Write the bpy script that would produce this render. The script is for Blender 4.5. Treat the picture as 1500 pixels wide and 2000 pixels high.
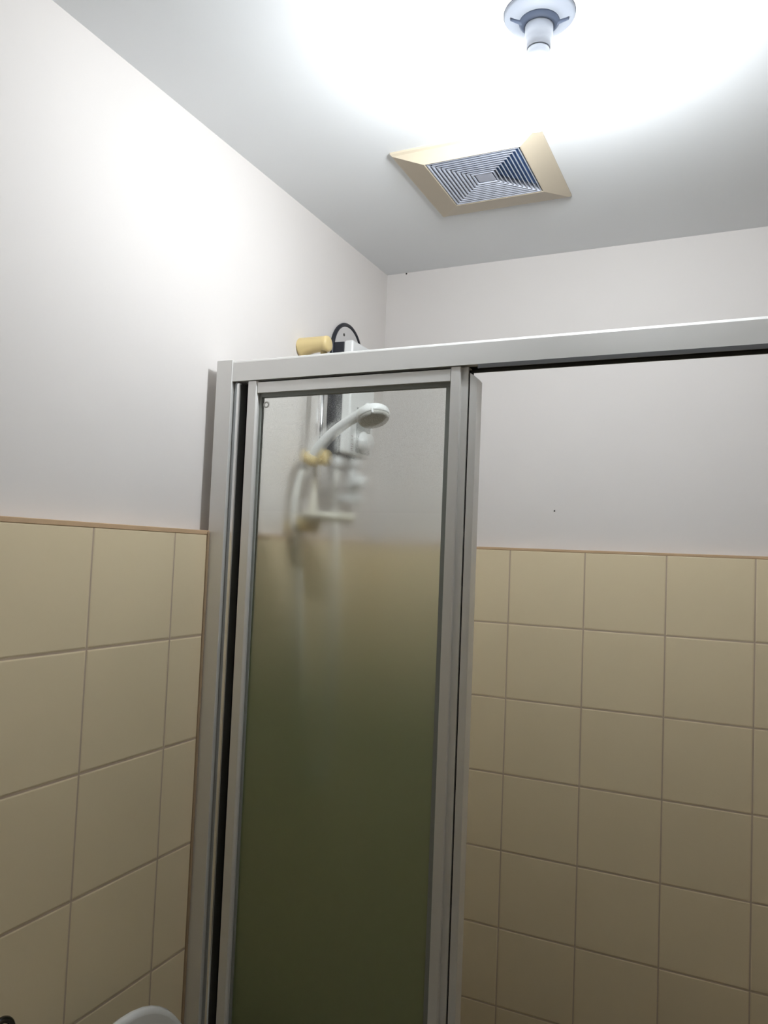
import bpy, bmesh, math
from mathutils import Vector, Matrix

# ------------------------------------------------------------------ scene, camera, light
S = bpy.context.scene
COL = S.collection
for o in list(bpy.data.objects):
    bpy.data.objects.remove(o)

H = 2.417                     # ceiling height
W = 0.026                     # the tiling stands proud of the plaster by this much
TT = 1.60                     # top of the tiling
XR = 2.10                     # tile face of the right-hand wall
YF = -3.00                    # tile face of the wall behind the photographer
YS = -0.80                    # front face of the shower screen

cam_d = bpy.data.cameras.new('camera')
cam = bpy.data.objects.new('camera', cam_d)
COL.objects.link(cam)
cam_d.sensor_fit = 'AUTO'
cam_d.sensor_width = 36.0
cam_d.lens = 1502.95 / 2000.0 * 36.0
cam_d.clip_start = 0.02
r_ = Vector((0.90505448, 0.42334547, 0.04068172))
u_ = Vector((-0.01379445, -0.06638402, 0.99769879))
f_ = Vector((-0.42507188, 0.90353294, 0.05424133))
M = Matrix(((r_.x, u_.x, -f_.x), (r_.y, u_.y, -f_.y), (r_.z, u_.z, -f_.z))).to_4x4()
M.translation = (0.965929, -2.038377, 1.574409)
cam.matrix_world = M
S.camera = cam

BULB = 435.0                  # radiance of the bulb's frosted tube
BULB_COL = (0.92, 0.965, 1.0, 1)
S.view_settings.view_transform = 'Standard'
S.view_settings.look = 'None'
S.view_settings.exposure = 0.0
S.view_settings.gamma = 1.0
S.view_settings.use_curve_mapping = False
wd = bpy.data.worlds.new('world')
S.world = wd
wd.use_nodes = True
wd.node_tree.nodes['Background'].inputs['Color'].default_value = (0.5, 0.55, 0.6, 1)
wd.node_tree.nodes['Background'].inputs['Strength'].default_value = 0.0


# ------------------------------------------------------------------ materials
def pbr(name, col, rough=0.5, metal=0.0, spec=0.5, noise=0.0, nscale=12.0, bump=0.0, bscale=60.0, coat=0.0):
    m = bpy.data.materials.new(name)
    m.use_nodes = True
    nt = m.node_tree
    b = nt.nodes['Principled BSDF']
    b.inputs['Base Color'].default_value = (*col, 1)
    b.inputs['Roughness'].default_value = rough
    b.inputs['Metallic'].default_value = metal
    b.inputs['Specular IOR Level'].default_value = spec
    b.inputs['Coat Weight'].default_value = coat
    tc = nt.nodes.new('ShaderNodeTexCoord')
    if noise > 0:
        n = nt.nodes.new('ShaderNodeTexNoise')
        n.inputs['Scale'].default_value = nscale
        n.inputs['Detail'].default_value = 4
        nt.links.new(tc.outputs['Object'], n.inputs['Vector'])
        mx = nt.nodes.new('ShaderNodeMix')
        mx.data_type = 'RGBA'
        mx.inputs['A'].default_value = (*[c * (1 - noise) for c in col], 1)
        mx.inputs['B'].default_value = (*[min(1, c * (1 + noise)) for c in col], 1)
        nt.links.new(n.outputs['Fac'], mx.inputs['Factor'])
        nt.links.new(mx.outputs['Result'], b.inputs['Base Color'])
    if bump > 0:
        n2 = nt.nodes.new('ShaderNodeTexNoise')
        n2.inputs['Scale'].default_value = bscale
        n2.inputs['Detail'].default_value = 3
        nt.links.new(tc.outputs['Object'], n2.inputs['Vector'])
        bp = nt.nodes.new('ShaderNodeBump')
        bp.inputs['Strength'].default_value = bump
        bp.inputs['Distance'].default_value = 0.002
        nt.links.new(n2.outputs['Fac'], bp.inputs['Height'])
        nt.links.new(bp.outputs['Normal'], b.inputs['Normal'])
    return m


def tile_mat(name, ax, off, voff, size, tile, grout, gw, rough=0.35, vax='Z'):
    """square wall tiles drawn in object space: ax / vax run along the wall and up"""
    m = bpy.data.materials.new(name)
    m.use_nodes = True
    nt = m.node_tree
    L = nt.links
    b = nt.nodes['Principled BSDF']
    b.inputs['Specular IOR Level'].default_value = 0.3
    tc = nt.nodes.new('ShaderNodeTexCoord')
    sp = nt.nodes.new('ShaderNodeSeparateXYZ')
    L.new(tc.outputs['Object'], sp.inputs[0])

    def mth(op, a, b_=None, c=None):
        n = nt.nodes.new('ShaderNodeMath')
        n.operation = op
        for i, v in enumerate((a, b_, c)):
            if v is None:
                continue
            if isinstance(v, (int, float)):
                n.inputs[i].default_value = v
            else:
                L.new(v, n.inputs[i])
        return n.outputs[0]

    def axis(sock, o):
        u = mth('DIVIDE', mth('SUBTRACT', sock, o), size)
        fr = mth('FRACT', u)
        d = mth('MULTIPLY', mth('MINIMUM', fr, mth('SUBTRACT', 1.0, fr)), size)
        return mth('FLOOR', u), d
    cu, du = axis(sp.outputs[ax], off)
    cv, dv = axis(sp.outputs[vax], voff)
    d = mth('MINIMUM', du, dv)
    mr = nt.nodes.new('ShaderNodeMapRange')
    mr.interpolation_type = 'SMOOTHSTEP'
    mr.inputs['From Min'].default_value = gw * 0.5 - 0.0007
    mr.inputs['From Max'].default_value = gw * 0.5 + 0.0007
    L.new(d, mr.inputs['Value'])
    cell = nt.nodes.new('ShaderNodeCombineXYZ')
    L.new(cu, cell.inputs[0])
    L.new(cv, cell.inputs[1])
    wn = nt.nodes.new('ShaderNodeTexWhiteNoise')
    wn.noise_dimensions = '3D'
    L.new(cell.outputs[0], wn.inputs['Vector'])
    ns = nt.nodes.new('ShaderNodeTexNoise')
    ns.inputs['Scale'].default_value = 9
    L.new(tc.outputs['Object'], ns.inputs['Vector'])
    k = mth('ADD', mth('MULTIPLY', wn.outputs['Value'], 0.05), mth('MULTIPLY', ns.outputs['Fac'], 0.05))
    t = nt.nodes.new('ShaderNodeMix')
    t.data_type = 'RGBA'
    t.inputs['A'].default_value = (*[c * 0.95 for c in tile], 1)
    t.inputs['B'].default_value = (*[c * 1.45 for c in tile], 1)
    L.new(k, t.inputs['Factor'])
    mx = nt.nodes.new('ShaderNodeMix')
    mx.data_type = 'RGBA'
    mx.inputs['A'].default_value = (*grout, 1)
    L.new(t.outputs['Result'], mx.inputs['B'])
    L.new(mr.outputs[0], mx.inputs['Factor'])
    L.new(mx.outputs['Result'], b.inputs['Base Color'])
    rr = nt.nodes.new('ShaderNodeMapRange')
    rr.inputs['To Min'].default_value = 0.9
    rr.inputs['To Max'].default_value = rough
    L.new(mr.outputs[0], rr.inputs['Value'])
    L.new(rr.outputs[0], b.inputs['Roughness'])
    hb = nt.nodes.new('ShaderNodeMapRange')
    hb.interpolation_type = 'SMOOTHSTEP'
    hb.inputs['From Min'].default_value = gw * 0.25
    hb.inputs['From Max'].default_value = gw * 0.5 + 0.003
    L.new(d, hb.inputs['Value'])
    bp = nt.nodes.new('ShaderNodeBump')
    bp.inputs['Strength'].default_value = 0.6
    bp.inputs['Distance'].default_value = 0.0015
    L.new(hb.outputs[0], bp.inputs['Height'])
    L.new(bp.outputs['Normal'], b.inputs['Normal'])
    return m


TILE = (0.83, 0.70, 0.475)
GROUT = (0.52, 0.405, 0.30)
M_plaster = pbr('white_wall_paint', (0.75, 0.715, 0.69), 0.75, spec=0.2, noise=0.02, nscale=3, bump=0.08, bscale=40)
M_ceil = pbr('white_ceiling_paint', (0.83, 0.85, 0.865), 0.8, spec=0.2, noise=0.015, nscale=3, bump=0.06, bscale=40)
M_tile_l = tile_mat('beige_tiles_side', 'Y', -1.0986, TT, 0.2, TILE, GROUT, 0.0034)
M_tile_b = tile_mat('beige_tiles_back', 'X', 0.390, TT, 0.2, TILE, GROUT, 0.0034)
M_floor = tile_mat('brown_floor_tiles', 'X', 0.0, 0.0, 0.2, (0.07, 0.05, 0.035), (0.04, 0.03, 0.025), 0.004, 0.4, 'Y')
M_caulk = pbr('brown_caulking', (0.36, 0.26, 0.16), 0.7)
M_cap = pbr('tan_grout_bead', (0.58, 0.40, 0.24), 0.7, noise=0.12, nscale=20)
M_alu = pbr('satin_aluminium', (0.77, 0.76, 0.735), 0.42, metal=0.40, noise=0.02, nscale=5)
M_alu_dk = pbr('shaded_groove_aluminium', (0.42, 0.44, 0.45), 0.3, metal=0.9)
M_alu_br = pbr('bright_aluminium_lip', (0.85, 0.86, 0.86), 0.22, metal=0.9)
M_rubber = pbr('black_rubber', (0.006, 0.006, 0.006), 0.6, spec=0.2)
M_track = pbr('dark_track_metal', (0.10, 0.10, 0.10), 0.5, metal=0.3)
M_gasket = pbr('grey_gasket', (0.27, 0.285, 0.265), 0.6, spec=0.3)
M_chrome = pbr('chrome', (0.85, 0.85, 0.86), 0.08, metal=1.0)
M_cream = pbr('yellowed_cream_plastic', (0.73, 0.575, 0.28), 0.38, noise=0.05, nscale=20)
M_white = pbr('white_plastic', (0.82, 0.83, 0.83), 0.28)
M_white2 = pbr('white_hose_plastic', (0.88, 0.88, 0.85), 0.4, bump=0.2, bscale=200)
M_spray = pbr('grey_spray_plate', (0.42, 0.41, 0.38), 0.5)
M_navy = pbr('navy_black_plastic', (0.012, 0.014, 0.022), 0.4)
M_panel = pbr('grey_panel', (0.30, 0.31, 0.30), 0.4)
M_plate = pbr('pale_grey_plate', (0.62, 0.60, 0.59), 0.5)
M_mark = pbr('faded_red_grey_print', (0.42, 0.30, 0.30), 0.6)
M_dish = pbr('cream_soap_dish', (0.85, 0.82, 0.70), 0.4)
M_fan = pbr('yellowed_fan_plastic', (0.56, 0.485, 0.37), 0.4, noise=0.03, nscale=15)
M_louvre = pbr('flare_tinted_grey_louvres', (0.46, 0.49, 0.57), 0.4)  # bluish tint of the lamp's lens flare, painted into the grey louvres
M_fanin = pbr('flare_blue_fan_interior', (0.30, 0.52, 0.95), 0.6)  # blue of the lens flare in the gaps, put into the colour
M_porc = pbr('white_porcelain', (0.82, 0.82, 0.81), 0.12, coat=0.5)
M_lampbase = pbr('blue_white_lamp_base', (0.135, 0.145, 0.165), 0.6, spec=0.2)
M_collar_shade = pbr('shade_dark_lamp_collar', (0.055, 0.068, 0.10), 0.6, spec=0.2)  # shade round the socket, put into a dark blue-grey colour
M_lampw = pbr('white_lampholder', (0.44, 0.46, 0.51), 0.35)
M_dkmetal = pbr('dark_chrome', (0.10, 0.10, 0.10), 0.15, metal=1.0)
M_wood = pbr('white_door_paint', (0.62, 0.58, 0.52), 0.5)
M_hole = pbr('dark_hole', (0.03, 0.025, 0.02), 0.9)
M_clear = pbr('milky_bumper', (0.72, 0.72, 0.69), 0.35)


def glow(name, strength):
    m = bpy.data.materials.new(name)
    m.use_nodes = True
    n = m.node_tree.nodes
    e = n.new('ShaderNodeEmission')
    e.inputs['Color'].default_value = BULB_COL
    e.inputs['Strength'].default_value = strength
    m.node_tree.links.new(e.outputs[0], n['Material Output'].inputs['Surface'])
    return m


M_bulb = glow('glowing_bulb_tube', BULB)
M_tip = glow('dimmer_bulb_tip', BULB * 0.12)          # the LEDs sit round the sides of the stick


def glass_mat(name, frosted):
    m = bpy.data.materials.new(name)
    m.use_nodes = True
    nt = m.node_tree
    L = nt.links
    N = nt.nodes
    N.remove(N['Principled BSDF'])
    out = N['Material Output']
    tr = N.new('ShaderNodeBsdfTransparent')
    tr.inputs['Color'].default_value = (0.95, 0.96, 0.945, 1)
    gl = N.new('ShaderNodeBsdfGlossy')
    gl.inputs['Roughness'].default_value = 0.03
    fr = N.new('ShaderNodeFresnel')
    fr.inputs['IOR'].default_value = 1.5
    last = tr.outputs[0]
    if frosted:
        tc = N.new('ShaderNodeTexCoord')
        sp = N.new('ShaderNodeSeparateXYZ')
        L.new(tc.outputs['Object'], sp.inputs[0])

        def ramp(z0, z1, a, b):
            r = N.new('ShaderNodeMapRange')
            r.interpolation_type = 'SMOOTHSTEP'
            r.inputs['From Min'].default_value = z1
            r.inputs['From Max'].default_value = z0
            r.inputs['To Min'].default_value = b
            r.inputs['To Max'].default_value = a
            L.new(sp.outputs['Z'], r.inputs['Value'])
            return r.outputs[0]
        rf = N.new('ShaderNodeBsdfRefraction')
        rf.inputs['Color'].default_value = (0.995, 1.0, 0.975, 1)
        rf.inputs['IOR'].default_value = 1.05
        L.new(ramp(1.80, 1.30, 0.285, 0.95), rf.inputs['Roughness'])
        tl = N.new('ShaderNodeBsdfTranslucent')
        tl.inputs['Color'].default_value = (0.34, 0.45, 0.27, 1)
        m1 = N.new('ShaderNodeMixShader')
        # the etching is a fine grain that gets denser towards the bottom
        sc_ = N.new('ShaderNodeVectorMath')
        sc_.operation = 'SCALE'
        sc_.inputs['Scale'].default_value = 4000.0
        L.new(tc.outputs['Object'], sc_.inputs[0])
        fl_ = N.new('ShaderNodeVectorMath')
        fl_.operation = 'FLOOR'
        L.new(sc_.outputs[0], fl_.inputs[0])
        gn = N.new('ShaderNodeTexWhiteNoise')
        gn.noise_dimensions = '3D'
        L.new(fl_.outputs[0], gn.inputs['Vector'])
        lt = N.new('ShaderNodeMath')
        lt.operation = 'LESS_THAN'
        L.new(gn.outputs['Value'], lt.inputs[0])
        L.new(ramp(1.80, 1.56, 0.04, 1.0), lt.inputs[1])
        L.new(lt.outputs[0], m1.inputs[0])
        L.new(tr.outputs[0], m1.inputs[1])
        L.new(rf.outputs[0], m1.inputs[2])
        df = N.new('ShaderNodeBsdfDiffuse')
        df.inputs['Color'].default_value = (0.16, 0.20, 0.12, 1)
        m3 = N.new('ShaderNodeMixShader')
        m3.inputs[0].default_value = 0.2
        L.new(tl.outputs[0], m3.inputs[1])
        L.new(df.outputs[0], m3.inputs[2])
        m2 = N.new('ShaderNodeMixShader')
        L.new(ramp(1.60, 1.12, 0.0, 0.85), m2.inputs[0])
        L.new(m1.outputs[0], m2.inputs[1])
        L.new(m3.outputs[0], m2.inputs[2])
        last = m2.outputs[0]
        L.new(ramp(1.70, 1.40, 0.03, 0.5), gl.inputs['Roughness'])
    mg = N.new('ShaderNodeMixShader')
    L.new(fr.outputs[0], mg.inputs[0])
    L.new(last, mg.inputs[1])
    L.new(gl.outputs[0], mg.inputs[2])
    L.new(mg.outputs[0], out.inputs['Surface'])
    return m


M_frost = glass_mat('graduated_frosted_glass', True)
M_glass = glass_mat('clear_green_glass', False)


# ------------------------------------------------------------------ mesh helpers (all in world coordinates)
def box(bm, a, b, bev=0.0, seg=2):
    x0, y0, z0 = a
    x1, y1, z1 = b
    t = bmesh.new()
    vs = [t.verts.new((x, y, z)) for x in (x0, x1) for y in (y0, y1) for z in (z0, z1)]
    for q in ((0, 1, 3, 2), (4, 6, 7, 5), (0, 4, 5, 1), (2, 3, 7, 6), (0, 2, 6, 4), (1, 5, 7, 3)):
        t.faces.new([vs[i] for i in q])
    bmesh.ops.recalc_face_normals(t, faces=t.faces)
    if bev > 0:
        bmesh.ops.bevel(t, geom=list(t.edges), offset=bev, segments=seg, profile=0.5, affect='EDGES')
    merge(bm, t)


def merge(bm, t):
    mp = {v: bm.verts.new(v.co) for v in t.verts}
    for f in t.faces:
        try:
            g = bm.faces.new([mp[v] for v in f.verts])
            g.smooth = f.smooth
            g.material_index = f.material_index
        except ValueError:
            pass
    t.free()


def basis(n):
    n = Vector(n).normalized()
    a = Vector((0, 0, 1)) if abs(n.z) < 0.9 else Vector((1, 0, 0))
    e = n.cross(a).normalized()
    return e, n.cross(e).normalized(), n


def lathe(bm, c, n, prof, seg=40, cap=True):
    """prof: (radius, distance along n)"""
    e1, e2, n = basis(n)
    c = Vector(c)
    rings = []
    for r, d in prof:
        rings.append([bm.verts.new(c + n * d + (e1 * math.cos(2 * math.pi * i / seg) + e2 * math.sin(2 * math.pi * i / seg)) * max(r, 1e-5)) for i in range(seg)])
    for a, b in zip(rings, rings[1:]):
        for i in range(seg):
            f = bm.faces.new((a[i], a[(i + 1) % seg], b[(i + 1) % seg], b[i]))
            f.smooth = True
    if cap:
        for r in (rings[0], rings[-1]):
            bm.faces.new(r)


def catmull(pts, n=8):
    P = [Vector(p) for p in pts]
    P = [P[0] * 2 - P[1]] + P + [P[-1] * 2 - P[-2]]
    out = []
    for i in range(1, len(P) - 2):
        for k in range(n):
            t = k / n
            a, b, c, d = P[i - 1:i + 3]
            out.append(0.5 * ((2 * b) + (c - a) * t + (2 * a - 5 * b + 4 * c - d) * t * t + (3 * b - a - 3 * c + d) * t ** 3))
    out.append(P[-2])
    return out


def tube(bm, pts, rad, seg=20, cap=True):
    """rad: one radius or one per point"""
    pts = [Vector(p) for p in pts]
    if not isinstance(rad, (list, tuple)):
        rad = [rad] * len(pts)
    e1 = None
    rings = []
    for i, q in enumerate(pts):
        t = (pts[min(i + 1, len(pts) - 1)] - pts[max(i - 1, 0)]).normalized()
        if e1 is None:
            e1, _, _ = basis(t)
        e1 = (e1 - t * e1.dot(t)).normalized()
        e2 = t.cross(e1)
        rings.append([bm.verts.new(q + (e1 * math.cos(2 * math.pi * k / seg) + e2 * math.sin(2 * math.pi * k / seg)) * rad[i]) for k in range(seg)])
    for a, b in zip(rings, rings[1:]):
        for i in range(seg):
            f = bm.faces.new((a[i], a[(i + 1) % seg], b[(i + 1) % seg], b[i]))
            f.smooth = True
    if cap:
        for r in (rings[0], rings[-1]):
            bm.faces.new(r)


def prism(bm, poly, axis, lo, hi, bev=0.0, seg=2):
    """poly in the two other axes (in x,y,z order), swept along axis"""
    t = bmesh.new()

    def P(a, b, c):
        return {'x': (c, a, b), 'y': (a, c, b), 'z': (a, b, c)}[axis]
    A = [t.verts.new(P(a, b, lo)) for a, b in poly]
    B = [t.verts.new(P(a, b, hi)) for a, b in poly]
    n = len(poly)
    t.faces.new(A)
    t.faces.new(B[::-1])
    for i in range(n):
        t.faces.new((A[i], B[i], B[(i + 1) % n], A[(i + 1) % n]))
    bmesh.ops.recalc_face_normals(t, faces=t.faces)
    if bev > 0:
        ed = [e for e in t.edges if e.calc_face_angle(0) > 0.6]
        bmesh.ops.bevel(t, geom=ed, offset=bev, segments=seg, profile=0.5, affect='EDGES')
    merge(bm, t)


def obj(name, bm, mat, parent=None, label=None):
    bmesh.ops.recalc_face_normals(bm, faces=bm.faces)
    me = bpy.data.meshes.new(name)
    off = Vector((0, 0, 0))
    q = parent
    while q is not None:
        off += Vector(q.location)
        q = q.parent
    for v in bm.verts:
        v.co -= off
    bm.to_mesh(me)
    bm.free()
    mats = mat if isinstance(mat, (list, tuple)) else [mat]
    for m in mats:
        me.materials.append(m)
    o = bpy.data.objects.new(name, me)
    COL.objects.link(o)
    if parent is not None:
        o.parent = parent
    if label:
        o['label'] = label
    return o


def B(*boxes, bev=0.0):
    bm = bmesh.new()
    for a, b in boxes:
        box(bm, a, b, bev)
    return bm


def thing(name, label, cat, loc, group=None):
    o = bpy.data.objects.new(name, None)
    o.empty_display_size = 0.05
    COL.objects.link(o)
    o.location = loc
    o['label'] = label
    o['category'] = cat
    if group:
        o['group'] = group
    return o


def tag(o, label, cat):
    o['label'] = label
    o['category'] = cat
    return o


def struct(name, bm, mat, label=None):
    o = obj(name, bm, mat)
    o['kind'] = 'structure'
    if label:
        o['label'] = label
        o['category'] = name.split('_')[0]
    return o


# ------------------------------------------------------------------ the room
struct('floor', B(((-0.15, YF - 0.2, -0.10), (XR + 0.15, 0.15, 0.0))), M_floor, 'brown tiled bathroom floor')
struct('ceiling', B(((-0.15, YF - 0.2, H), (XR + 0.15, 0.15, H + 0.12))), M_ceil, 'flat white painted ceiling')

wl = struct('wall_left', B(((-0.15, YF - 0.2, 0), (-W, 0.15, H))), M_plaster, 'white painted left wall above beige tiling')
obj('tiling', B(((-W, YF, 0), (0, 0, TT - 0.002))), M_tile_l, wl, 'beige square tiles')
obj('grout_bead', B(((-W, YF, TT - 0.002), (0.0012, 0.0, TT + 0.0065)), bev=0.001), M_cap, wl, 'tan grout line along the tile top')
wb = struct('wall_back', B(((-W, W, 0), (XR + W, 0.15, H))), M_plaster, 'white painted back wall above beige tiling')
obj('tiling', B(((0, 0, 0), (XR, W, TT - 0.002))), M_tile_b, wb, 'beige square tiles')
obj('grout_bead', B(((0.0, -0.0012, TT - 0.002), (XR, W, TT + 0.005)), bev=0.001), M_cap, wb, 'tan grout line along the tile top')
for c, r, n in (((0.501, W, 1.7082), 0.0022, (0, -1, 0)), ((0.0369, W, 2.4145), 0.0026, (0, -1, 0))):
    bm = bmesh.new()
    lathe(bm, c, n, [(r, -0.001), (r, 0.0006), (r * 0.5, 0.0009)], 16)
    obj('nail_hole', bm, M_hole, wb, 'tiny dark nail hole')
wr = struct('wall_right', B(((XR + W, YF - 0.2, 0), (XR + 0.15, 0.15, H))), M_plaster)
obj('tiling', B(((XR, YF, 0), (XR + W, 0, TT))), M_tile_l, wr, 'beige square tiles')
wf = struct('wall_front', B(((-W, YF - 0.2, 0), (0.62, YF - W, H)), ((1.40, YF - 0.2, 0), (XR + W, YF - W, H)),
                            ((0.62, YF - 0.2, 2.06), (1.40, YF - W, H))), M_plaster)
obj('tiling', B(((0, YF - W, 0), (0.62, YF, TT)), ((1.40, YF - W, 0), (XR, YF, TT))), M_tile_b, wf, 'beige square tiles')
struct('door_1', B(((0.62, YF - 0.2, 0.0), (0.65, YF - 0.02, 2.06)), ((1.37, YF - 0.2, 0.0), (1.40, YF - 0.02, 2.06)), ((0.65, YF - 0.2, 2.03), (1.37, YF - 0.02, 2.06))), M_wood)

# low tiled kerb under the shower screen
struct('trim_1', B(((0, -0.83, 0), (XR, -0.70, 0.09)), bev=0.004), M_tile_b, 'low tiled kerb under the shower screen')

# ------------------------------------------------------------------ the shower screen frame
sc = thing('shower_enclosure', 'satin silver aluminium shower surround with wide header rail across the room', 'shower surround', (0.0, YS, 0.09))
ZH0, ZH1 = 1.905, 1.947
ZS = 0.09                                                # top of the kerb
bm = bmesh.new()
box(bm, (-0.0015, YS, ZS), (0.0365, YS + 0.055, 1.9485), 0.0012)
obj('jamb', bm, M_alu, sc)
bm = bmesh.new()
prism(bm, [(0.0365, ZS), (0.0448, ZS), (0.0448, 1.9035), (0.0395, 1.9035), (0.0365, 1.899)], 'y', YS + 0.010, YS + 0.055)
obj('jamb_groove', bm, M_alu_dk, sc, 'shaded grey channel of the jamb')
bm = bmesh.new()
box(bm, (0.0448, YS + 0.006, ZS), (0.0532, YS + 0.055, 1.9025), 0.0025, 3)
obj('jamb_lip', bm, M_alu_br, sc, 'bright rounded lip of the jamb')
bm = bmesh.new()
box(bm, (0.0532, YS + 0.030, ZS), (0.0735, YS + 0.050, 1.9045))
obj('brush_seal', bm, M_rubber, sc, 'black seal in the gap beside the door')
bm = bmesh.new()
box(bm, (XR - 0.0365, YS, ZS), (XR + 0.0015, YS + 0.055, 1.9485), 0.0012)
obj('jamb', bm, M_alu, sc)
# header: hollow rail, rounded top edge, two thin track lips below
bm = bmesh.new()
prism(bm, [(YS + 0.0025, ZH0), (YS + 0.0025, ZH1 - 0.005), (YS + 0.0035, ZH1 - 0.0022), (YS + 0.0065, ZH1), (YS + 0.052, ZH1), (YS + 0.055, ZH1 - 0.003), (YS + 0.055, ZH0)],
      'x', 0.0368, XR - 0.0365)
for f in bm.faces:
    f.smooth = False
obj('header', bm, M_alu, sc)
for y in (YS + 0.002, YS + 0.0335):
    obj('track_lip', B(((0.0735 if y > YS + 0.03 else 0.548, y, ZH0 - 0.0070), (XR - 0.0365, y + 0.003, ZH0))), M_track, sc, 'thin dark track lip under the header')
obj('track_lining', B(((0.0735, YS + 0.020, ZH0 - 0.0012), (XR - 0.0365, YS + 0.0335, ZH0 + 0.0006))), M_rubber, sc, 'black lining under the header')
obj('sill_track', B(((0.0735, YS, ZS), (XR - 0.0365, YS + 0.055, ZS + 0.012)), bev=0.001), M_alu, sc)
obj('caulk_bead', B(((-0.0003, YS - 0.006, ZS), (0.0035, YS, TT + 0.004)), bev=0.001), M_caulk, sc, 'brown caulking along the wall')

# ------------------------------------------------------------------ the sliding door
dr = thing('shower_door', 'narrow shower door with graduated frosted glass beside the left wall', 'shower door', (0.31, YS + 0.02, 0.102))
YD = YS + 0.005
ZD0, ZD1 = 0.103, 1.9035
bm = bmesh.new()
prism(bm, [(0.0722, YD + 0.002), (0.0742, YD), (0.0920, YD), (0.0954, YD + 0.004), (0.0954, YD + 0.026), (0.0722, YD + 0.026)], 'z', ZD0, ZD1)
obj('stile', bm, M_alu, dr)
bm = bmesh.new()
prism(bm, [(0.4976, YD + 0.003), (0.4990, YD), (0.5150, YD), (0.5164, YD + 0.001), (0.5164, YD + 0.007), (0.5285, YD + 0.007), (0.5285, YD + 0.026), (0.4976, YD + 0.026)], 'z', ZD0, ZD1)
obj('stile', bm, M_alu, dr)
bm = bmesh.new()
prism(bm, [(YD + 0.0015, 1.8798), (YD + 0.0015, ZD1 - 0.003), (YD + 0.026, ZD1 - 0.003), (YD + 0.026, 1.8798)], 'x', 0.0954, 0.4976)
obj('top_rail', bm, M_alu, dr)
obj('bottom_rail', B(((0.0954, YD + 0.0015, ZD0), (0.4976, YD + 0.026, ZD0 + 0.04))), M_alu, dr)
# gaskets round the pane
bm = B(((0.0954, YD + 0.009, 1.8722), (0.4976, YD + 0.020, 1.8798)),
       ((0.0954, YD + 0.009, ZD0 + 0.04), (0.1002, YD + 0.020, 1.8722)),
       ((0.4868, YD + 0.011, ZD0 + 0.04), (0.4976, YD + 0.020, 1.8722)),
       ((0.1002, YD + 0.009, ZD0 + 0.04), (0.4868, YD + 0.020, ZD0 + 0.046)))
obj('gasket', bm, M_gasket, dr, 'dark grey gasket round the glass')
bm = bmesh.new()
box(bm, (0.099, YD + 0.0125, ZD0 + 0.043), (0.489, YD + 0.0175, 1.876))
me_pane = obj('glass_pane', bm, [M_glass, M_frost], dr, 'glass clear at the top, frosted green lower down')
for pl in me_pane.data.polygons:
    pl.material_index = 1 if pl.normal.y < -0.9 else 0
obj('seal_strip', B(((0.5285, YD + 0.012, ZD0), (0.5318, YD + 0.026, 1.8985))), M_rubber, dr, 'thin black rubber seal')
bm = bmesh.new()
prism(bm, [(0.5318, ZD0), (0.5452, ZD0), (0.5452, 1.8805), (0.5410, 1.8855), (0.5318, 1.8930)], 'y', YD + 0.006, YD + 0.034, 0.0008)
obj('handle_profile', bm, M_alu, dr)
bm = bmesh.new()
lathe(bm, (0.1105, YD + 0.0123, 1.8575), (0, -1, 0), [(0.0066, 0), (0.0064, 0.0010), (0.0056, 0.0014), (0.0042, 0.0014), (0.0036, 0.0010), (0.0036, 0)], 32, cap=False)
obj('bumper', bm, M_clear, dr, 'small milky round bumper on the glass')

# ------------------------------------------------------------------ ceiling lamp
LX, LY = 0.667, -0.912
lp = thing('lamp_holder', 'white round batten lampholder on the ceiling above the bulb', 'lamp holder', (LX, LY, H))
bm = bmesh.new()
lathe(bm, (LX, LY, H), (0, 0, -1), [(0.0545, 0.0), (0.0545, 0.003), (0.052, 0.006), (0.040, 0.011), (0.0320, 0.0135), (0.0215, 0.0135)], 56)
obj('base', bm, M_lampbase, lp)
bm = bmesh.new()
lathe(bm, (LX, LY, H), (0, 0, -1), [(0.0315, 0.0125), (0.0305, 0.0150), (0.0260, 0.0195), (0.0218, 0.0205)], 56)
obj('shade_collar', bm, M_collar_shade, lp, 'raised ring coloured dark as the shade round the socket')
bm = bmesh.new()
lathe(bm, (LX, LY, H), (0, 0, -1), [(0.0215, 0.016), (0.0215, 0.036), (0.0205, 0.040), (0.0185, 0.044), (0.0185, 0.056)], 48)
obj('socket', bm, M_lampw, lp)
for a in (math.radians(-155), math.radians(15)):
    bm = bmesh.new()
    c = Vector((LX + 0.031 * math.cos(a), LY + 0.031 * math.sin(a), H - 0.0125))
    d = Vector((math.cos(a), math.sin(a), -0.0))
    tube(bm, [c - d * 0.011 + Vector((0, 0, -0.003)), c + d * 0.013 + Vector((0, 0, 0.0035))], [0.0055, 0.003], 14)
    obj('shade_lug', bm, M_collar_shade, lp)  # lugs coloured dark to stand for the shadows either side of the socket
bl = thing('light_bulb', 'glowing white stick bulb hanging from the round lampholder', 'light bulb', (LX, LY, H - 0.056))
bm = bmesh.new()
lathe(bm, (LX, LY, H), (0, 0, -1), [(0.0165, 0.0565), (0.0175, 0.060), (0.0188, 0.082)], 48)
obj('bulb_cap', bm, M_lampw, bl)
bm = bmesh.new()
lathe(bm, (LX, LY, H), (0, 0, -1), [(0.0188, 0.082), (0.0195, 0.088), (0.0195, 0.172), (0.0190, 0.174)], 48, cap=False)
obj('diffuser', bm, M_bulb, bl, 'glowing frosted tube')
bm = bmesh.new()
lathe(bm, (LX, LY, H), (0, 0, -1), [(0.0190, 0.174), (0.0172, 0.178), (0.0120, 0.1815), (0.0001, 0.1825)], 48, cap=False)
obj('bulb_tip', bm, M_tip, bl, 'rounded glowing tip')

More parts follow.
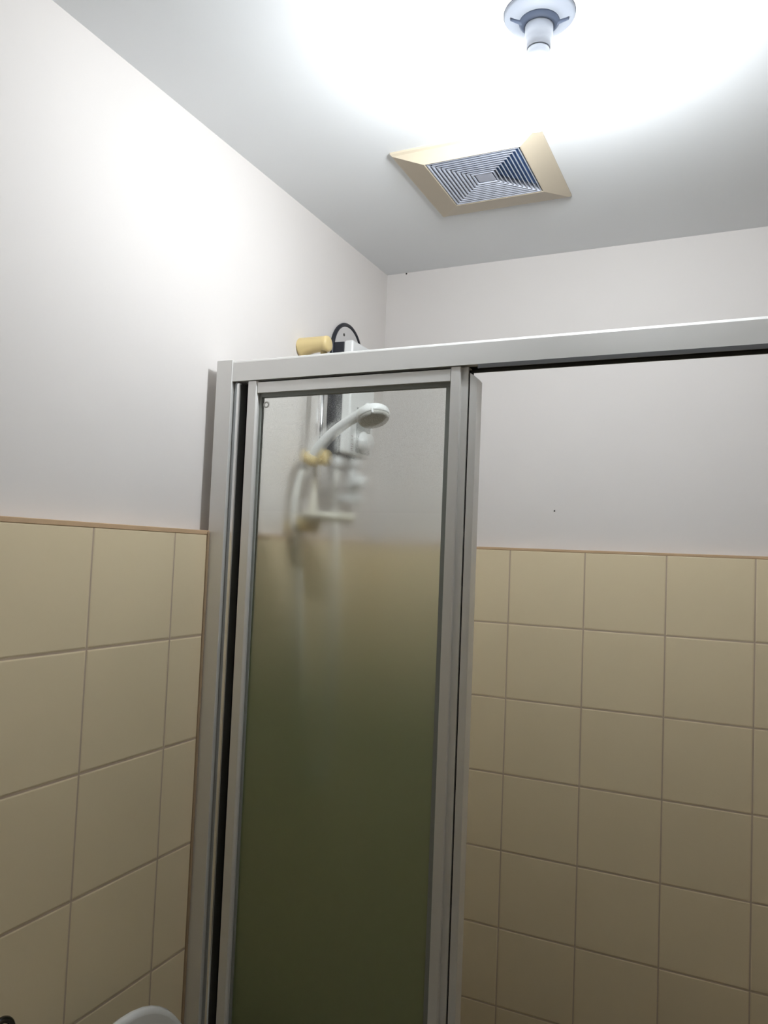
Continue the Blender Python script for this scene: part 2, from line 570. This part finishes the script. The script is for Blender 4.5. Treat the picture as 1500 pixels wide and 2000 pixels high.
# ------------------------------------------------------------------ ceiling extractor fan
fx0, fx1, fy0, fy1 = 0.278, 0.594, -0.620, -0.305
gx0, gx1, gy0, gy1 = 0.3510, 0.5520, -0.6000, -0.4025
zg = H - 0.030
fan = thing('exhaust_fan', 'yellowed square extractor fan with concentric louvres on the ceiling', 'extractor fan', ((fx0 + fx1) / 2, (fy0 + fy1) / 2, H))


def loop(bm, x0, x1, y0, y1, z):
    return [bm.verts.new(c) for c in ((x0, y0, z), (x1, y0, z), (x1, y1, z), (x0, y1, z))]


def skin(bm, loops):
    for a, b in zip(loops, loops[1:]):
        for i in range(4):
            bm.faces.new((a[i], a[(i + 1) % 4], b[(i + 1) % 4], b[i]))


bm = bmesh.new()
skin(bm, [loop(bm, fx0, fx1, fy0, fy1, H), loop(bm, fx0, fx1, fy0, fy1, H - 0.004), loop(bm, fx0 + 0.004, fx1 - 0.004, fy0 + 0.004, fy1 - 0.004, H - 0.0075),
          loop(bm, gx0 - 0.002, gx1 + 0.002, gy0 - 0.002, gy1 + 0.002, zg - 0.0005), loop(bm, gx0, gx1, gy0, gy1, zg),
          loop(bm, gx0, gx1, gy0, gy1, H - 0.002)])
obj('fan_frame', bm, M_fan, fan)
obj('fan_interior', B(((gx0, gy0, H - 0.0165), (gx1, gy1, H - 0.0005))), M_fanin, fan, 'interior behind the louvres, coloured blue as lens flare')
bm = bmesh.new()
NL = 10
cx0, cx1, cy0, cy1 = 0.4330, 0.4700, -0.5180, -0.4850
for i in range(NL):
    t0 = i / NL
    lerp = lambda a, b, t: a + (b - a) * t
    def ring(t, z):
        return loop(bm, lerp(gx0, cx0, t), lerp(gx1, cx1, t), lerp(gy0, cy0, t), lerp(gy1, cy1, t), z)
    ta, tb = t0 + 0.022, t0 + 0.054
    up = min(0.085, 0.99 - tb)
    skin(bm, [ring(ta, zg), ring(tb, zg), ring(tb + up, zg + 0.0125), ring(ta + up, zg + 0.0125), ring(ta, zg)])
bmesh.ops.remove_doubles(bm, verts=bm.verts, dist=1e-6)
# the four diagonal ribs that carry the louvres
for (ax, ay), (bx_, by_) in (((gx0, gy0), (cx0, cy0)), ((gx1, gy0), (cx1, cy0)), ((gx1, gy1), (cx1, cy1)), ((gx0, gy1), (cx0, cy1))):
    a = Vector((ax, ay, zg + 0.008))
    b = Vector((bx_, by_, zg + 0.008))
    d = (b - a).normalized()
    s = Vector((-d.y, d.x, 0)) * 0.0009
    q = [a + s, a - s, b - s, b + s]
    lo = [bm.verts.new(v) for v in q]
    hi = [bm.verts.new(v + Vector((0, 0, 0.006))) for v in q]
    bm.faces.new(lo)
    bm.faces.new(hi[::-1])
    for i in range(4):
        bm.faces.new((lo[i], hi[i], hi[(i + 1) % 4], lo[(i + 1) % 4]))
obj('louvre_grille', bm, M_louvre, fan, 'pale grey concentric louvres tinted blue as lens flare')
bm = B(((cx0, cy0, zg + 0.001), (cx1, cy1, zg + 0.012)), bev=0.001)
obj('centre_plate', bm, pbr('grey_centre_plate', (0.40, 0.42, 0.50), 0.45, noise=0.15, nscale=90), fan, 'small grey plate in the middle')

# ------------------------------------------------------------------ shower rail
BX, BY = 0.0387, -0.445
rail = thing('shower_rail', 'chrome shower riser rail with yellowed cream brackets on left wall', 'shower rail', (-W, BY, 1.60))
bm = bmesh.new()
tube(bm, [(BX, BY, 1.615), (BX, BY, 2.075)], 0.0085, 28)
obj('rail_tube', bm, M_chrome, rail)


def bracket(z, top):
    bm = bmesh.new()
    if top:
        prof = [(0.0250, 0.0), (0.0246, 0.003), (0.0220, 0.014), (0.0200, 0.028), (0.0190, 0.045), (0.0188, 0.064), (0.0188, 0.0655), (0.0194, 0.067), (0.0196, 0.073), (0.0180, 0.0775), (0.0110, 0.0800), (0.0001, 0.0805)]
        x0 = -W
    else:
        prof = [(0.0240, 0.0), (0.0236, 0.003), (0.0200, 0.020), (0.0185, 0.064), (0.0185, 0.0765), (0.0150, 0.080), (0.0001, 0.081)]
        x0 = -W
    # the body swells downwards where it meets the wall
    tube(bm, [(x0 + d, BY, z - max(0.0, r - 0.0192) * 0.9) for r, d in prof], [r for r, d in prof], 40)
    return bm


obj('wall_bracket', bracket(2.075, True), M_cream, rail)
obj('wall_bracket', bracket(1.632, False), M_cream, rail)
bm = bmesh.new()
lathe(bm, (0.006, BY, 1.797), (1, 0, 0), [(0.0165, 0.0), (0.0195, 0.004), (0.0195, 0.046), (0.0188, 0.0475), (0.0205, 0.049), (0.0205, 0.057), (0.0180, 0.061), (0.0001, 0.0625)], 40)
# the open cradle that grips the hand shower
bm2 = bmesh.new()
lathe(bm2, (0.0335, BY - 0.032, 1.779), (0.52, -0.05, 0.84), [(0.0125, 0), (0.0175, 0.001), (0.0190, 0.024), (0.0150, 0.0245), (0.0125, 0)], 32, cap=False)
merge(bm, bm2)
obj('slide_holder', bm, M_cream, rail, 'yellowed cream sliding holder')
bm = bmesh.new()
lathe(bm, (0.094, BY - 0.030, 1.644), (0, 0, 1), [(0.050, 0.0), (0.063, 0.003), (0.066, 0.006), (0.066, 0.017), (0.063, 0.017), (0.058, 0.008), (0.001, 0.006)], 48)
box(bm, (0.026, BY - 0.016, 1.638), (0.060, BY + 0.012, 1.654), 0.003)
obj('soap_dish', bm, M_dish, rail, 'pale round soap dish')

# ------------------------------------------------------------------ hand shower
hs = thing('hand_shower', 'white hand shower held in the cream holder in front of heater', 'hand shower', (0.036, -0.475, 1.79))
pts = [(0.0265, -0.478, 1.768), (0.0377, -0.477, 1.789), (0.0506, -0.476, 1.811), (0.0702, -0.475, 1.833), (0.0965, -0.475, 1.856), (0.1292, -0.475, 1.877), (0.160, -0.475, 1.892), (0.186, -0.475, 1.899)]
P = catmull(pts, 6)
n = len(P)
rr = []
for i in range(n):
    t = i / (n - 1)
    rr.append(0.0112 + 0.0028 * min(1, t / 0.3) - (0.0018 * max(0, (t - 0.35) / 0.3) if t < 0.65 else 0.0018) + (0.008 * ((t - 0.7) / 0.3) ** 2 if t > 0.7 else 0))
bm = bmesh.new()
tube(bm, P, rr, 28)
obj('handle', bm, M_white, hs)
nrm = Vector((0.352, -0.24, -0.943)).normalized()
hc = Vector((0.195, -0.475, 1.882))
bm = bmesh.new()
lathe(bm, hc, -nrm, [(0.0365, 0.0), (0.0385, 0.003), (0.0385, 0.010), (0.0370, 0.0155), (0.0310, 0.0215), (0.0200, 0.0255), (0.0001, 0.0265)], 48)
obj('head', bm, M_white, hs)
bm = bmesh.new()
lathe(bm, hc, nrm, [(0.0360, -0.002), (0.0350, 0.004), (0.0330, 0.0070), (0.0290, 0.0080), (0.0001, 0.0085)], 48)
obj('spray_plate', bm, M_spray, hs, 'grey spray face')
e1, e2, _ = basis(nrm)
tocam = (Vector((0.966, -2.038, 1.574)) - hc)
sd = (tocam - nrm * tocam.dot(nrm)).normalized()
bm = bmesh.new()
lathe(bm, hc + sd * 0.0365 - nrm * 0.001, nrm, [(0.0028, -0.004), (0.0028, 0.007), (0.0015, 0.009)], 14)
obj('spray_lever', bm, M_white, hs)

# ------------------------------------------------------------------ hose
hp = [(0.0265, -0.478, 1.768), (0.0205, -0.479, 1.752), (0.0115, -0.478, 1.725), (0.0045, -0.475, 1.682), (0.000, -0.470, 1.630), (-0.0005, -0.463, 1.55), (0.010, -0.450, 1.40),
      (0.016, -0.430, 1.22), (0.020, -0.400, 1.07), (0.022, -0.360, 1.00), (0.022, -0.320, 1.02), (0.020, -0.295, 1.12), (0.014, -0.282, 1.30), (0.010, -0.276, 1.55), (0.008, -0.274, 1.72), (0.008, -0.274, 1.785)]
hp = [(max(x, 0.011) if z < 1.6 else x, y, z) for x, y, z in hp]
bm = bmesh.new()
tube(bm, catmull(hp, 8), 0.0082, 20)
hose = tag(obj('shower_hose', bm, M_white2), 'long white hose looping down from the hand shower to heater', 'hose')

# ------------------------------------------------------------------ instant water heater
wh = thing('water_heater', 'white and black electric water heater on the left wall behind glass', 'water heater', (-W, -0.22, 1.83))
HY0, HY1 = -0.300, -0.160
ZB, ZT = 1.829, 2.126


def arch(r, yc, zc, zb, n=28):
    return [(yc - r, zb)] + [(yc - r * math.cos(math.pi * i / n), zc + r * math.sin(math.pi * i / n)) for i in range(n + 1)] + [(yc + r, zb)]


AY, AZ = -0.220, 2.107
bm = bmesh.new()
prism(bm, arch(0.078, AY, AZ, 1.86), 'x', -W, -W + 0.008)
obj('mounting_plate', bm, M_plate, wh, 'pale arched plate with a screw hole')
bm = bmesh.new()
pth = [(-W + 0.006, y, z) for y, z in arch(0.082, AY, AZ, 1.86)]
tube(bm, pth, 0.0055, 16)
rim = obj('rim', bm, M_navy, wh, 'black arched rim')
bm = bmesh.new()
lathe(bm, (-W + 0.008, -0.245, 2.158), (1, 0, 0), [(0.0042, -0.002), (0.0042, 0.0006), (0.001, 0.0008)], 16)
obj('screw_hole', bm, M_hole, wh, 'dark screw hole')
bm = bmesh.new()
prism(bm, [(-W + 0.004, HY0 - 0.002), (0.0135, HY0 + 0.001), (0.0135, HY1 - 0.001), (-W + 0.004, HY1 + 0.006)], 'z', ZB + 0.004, ZT - 0.003, 0.002)
obj('housing', bm, M_navy, wh, 'navy-black back housing')
bm = bmesh.new()
box(bm, (0.012, HY0, ZB), (0.0400, HY1, ZT), 0.0065, 4)
cover = obj('cover', bm, M_white, wh)
obj('control_panel', B(((0.037, -0.262, 1.837), (0.0412, -0.180, 1.956)), bev=0.001), M_panel, wh, 'grey control panel')
bm = bmesh.new()
lathe(bm, (0.041, -0.222, 1.868), (1, 0, 0), [(0.0290, 0.0), (0.0290, 0.004), (0.0235, 0.006), (0.0215, 0.022), (0.0190, 0.025), (0.0001, 0.026)], 36)
obj('knob', bm, M_white, wh)
bm = bmesh.new()
for y, z, w in ((-0.282, 1.876, 0.011), (-0.271, 1.872, 0.006), (-0.283, 1.866, 0.010), (-0.282, 1.855, 0.013), (-0.282, 1.849, 0.013), (-0.283, 1.843, 0.011), (-0.281, 1.8385, 0.013)):
    box(bm, (0.0398, y - w / 2, z - 0.0010), (0.0404, y + w / 2, z + 0.0010))
obj('printed_mark', bm, M_mark, wh, 'small illegible red-grey print')
bm = bmesh.new()
lathe(bm, (0.008, -0.274, ZB + 0.004), (0, 0, -1), [(0.0105, 0), (0.0105, 0.012), (0.0150, 0.0125), (0.0150, 0.034), (0.0110, 0.038), (0.0085, 0.046)], 8)
obj('outlet_nut', bm, M_white, wh)
bm = bmesh.new()
lathe(bm, (0.020, -0.205, ZB + 0.004), (0, 0, -1), [(0.0105, 0), (0.0105, 0.010), (0.0145, 0.0105), (0.0145, 0.030), (0.0095, 0.032), (0.0095, 0.042)], 8)
obj('inlet_nut', bm, M_white, wh)

# stop valve under the heater
sv = thing('stop_valve', 'small white stop valve on pipe beneath the water heater', 'valve', (0.020, -0.205, 1.70))
bm = bmesh.new()
tube(bm, [(0.020, -0.205, 1.793), (0.020, -0.205, 1.72)], 0.0105, 20)
tube(bm, [(-W, -0.205, 1.715), (0.030, -0.205, 1.715)], 0.0125, 20)
lathe(bm, (0.020, -0.205, 1.768), (0, 0, -1), [(0.010, -0.002), (0.0175, 0), (0.0175, 0.026), (0.010, 0.030)], 20)
obj('body', bm, M_white, sv)
bm = bmesh.new()
lathe(bm, (0.030, -0.215, 1.757), (0.9, -0.35, 0.1), [(0.007, 0), (0.007, 0.018), (0.0165, 0.019), (0.0185, 0.024), (0.0185, 0.032), (0.012, 0.036), (0.0001, 0.037)], 12)
obj('knob', bm, M_white, sv)
bm = bmesh.new()
lathe(bm, (0.030, -0.205, 1.715), (1, 0, 0), [(0.0125, 0), (0.0165, 0.002), (0.0165, 0.014), (0.010, 0.018), (0.0001, 0.0185)], 8)
obj('end_cap', bm, M_white, sv)

# ------------------------------------------------------------------ toilet in front of the screen, lid up
TY = -1.137
tl = thing('toilet', 'white toilet with raised rounded lid beside the left wall', 'toilet', (0.25, TY, 0.0))
LXX = 0.155


def oval(n, rx, ry, cx=0.0, cy=0.0, p=2.0):
    out = []
    for i in range(n):
        a = 2 * math.pi * i / n
        c, s = math.cos(a), math.sin(a)
        out.append((cx + rx * math.copysign(abs(c) ** (2 / p), c), cy + ry * math.copysign(abs(s) ** (2 / p), s)))
    return out


bm = bmesh.new()
lv = [(0.0, 0.17, 0.11, 0.30), (0.04, 0.165, 0.105, 0.30), (0.18, 0.155, 0.10, 0.31), (0.27, 0.19, 0.14, 0.35), (0.36, 0.235, 0.18, 0.40), (0.40, 0.24, 0.185, 0.40)]
rings = [[bm.verts.new((x, y, z)) for x, y in oval(40, rx, ry, cx, TY, 2.3)] for z, rx, ry, cx in lv]
rings.append([bm.verts.new((x, y, 0.40)) for x, y in oval(40, 0.19, 0.135, 0.41, TY, 2.2)])
rings.append([bm.verts.new((x, y, 0.25)) for x, y in oval(40, 0.11, 0.08, 0.39, TY, 2.0)])
for a, b in zip(rings, rings[1:]):
    for i in range(40):
        f = bm.faces.new((a[i], a[(i + 1) % 40], b[(i + 1) % 40], b[i]))
        f.smooth = True
bm.faces.new(rings[0])
bm.faces.new(rings[-1])
obj('bowl', bm, M_porc, tl)
bm = bmesh.new()
box(bm, (0.003, TY - 0.18, 0.38), (0.135, TY + 0.17, 0.60), 0.02, 4)
obj('cistern', bm, M_porc, tl)
bm = bmesh.new()
o1 = oval(48, 0.225, 0.185, 0.40, TY, 2.3)
o2 = oval(48, 0.155, 0.115, 0.41, TY, 2.2)
R_ = [[bm.verts.new((x, y, z)) for x, y in o] for o, z in ((o1, 0.402), (o1, 0.418), (o2, 0.418), (o2, 0.402), (o1, 0.402))]
for a, b in zip(R_, R_[1:]):
    for i in range(48):
        bm.faces.new((a[i], a[(i + 1) % 48], b[(i + 1) % 48], b[i]))
bmesh.ops.remove_doubles(bm, verts=bm.verts, dist=1e-6)
obj('seat', bm, M_porc, tl)
bm = bmesh.new()
zc = 0.635
zr = 0.2490
loops = []
for x, k in ((LXX - 0.020, 0.80), (LXX - 0.017, 0.90), (LXX - 0.010, 0.975), (LXX - 0.002, 1.0), (LXX + 0.004, 0.985), (LXX + 0.006, 0.95)):
    loops.append([bm.verts.new((x, y, z)) for y, z in [(TY + 0.002 + 0.185 * k * math.cos(2 * math.pi * i / 56), zc + (zr - 0.185 * (1 - k)) * math.sin(2 * math.pi * i / 56)) for i in range(56)]])
for a, b in zip(loops, loops[1:]):
    for i in range(56):
        f = bm.faces.new((a[i], a[(i + 1) % 56], b[(i + 1) % 56], b[i]))
        f.smooth = True
bm.faces.new(loops[0])
bm.faces.new(loops[-1])
obj('lid', bm, M_porc, tl)

# dark metal fitting at the lower left
mf = thing('wall_hook', 'dark curved metal hook on beige tiles at lower left corner', 'hook', (0.0, -1.262, 0.89))
bm = bmesh.new()
lathe(bm, (0.0, -1.262, 0.872), (1, 0, 0), [(0.020, 0), (0.020, 0.004), (0.017, 0.007), (0.008, 0.009)], 28)
obj('wall_plate', bm, M_dkmetal, mf)
bm = bmesh.new()
ang = [math.radians(a) for a in range(-60, 211, 15)]
tube(bm, catmull([(0.006, -1.262, 0.872), (0.022, -1.262, 0.872)] + [(0.034, -1.2475 + 0.021 * math.cos(a), 0.8805 + 0.021 * math.sin(a)) for a in ang], 3), 0.0048, 16)
obj('hook_arm', bm, M_dkmetal, mf)
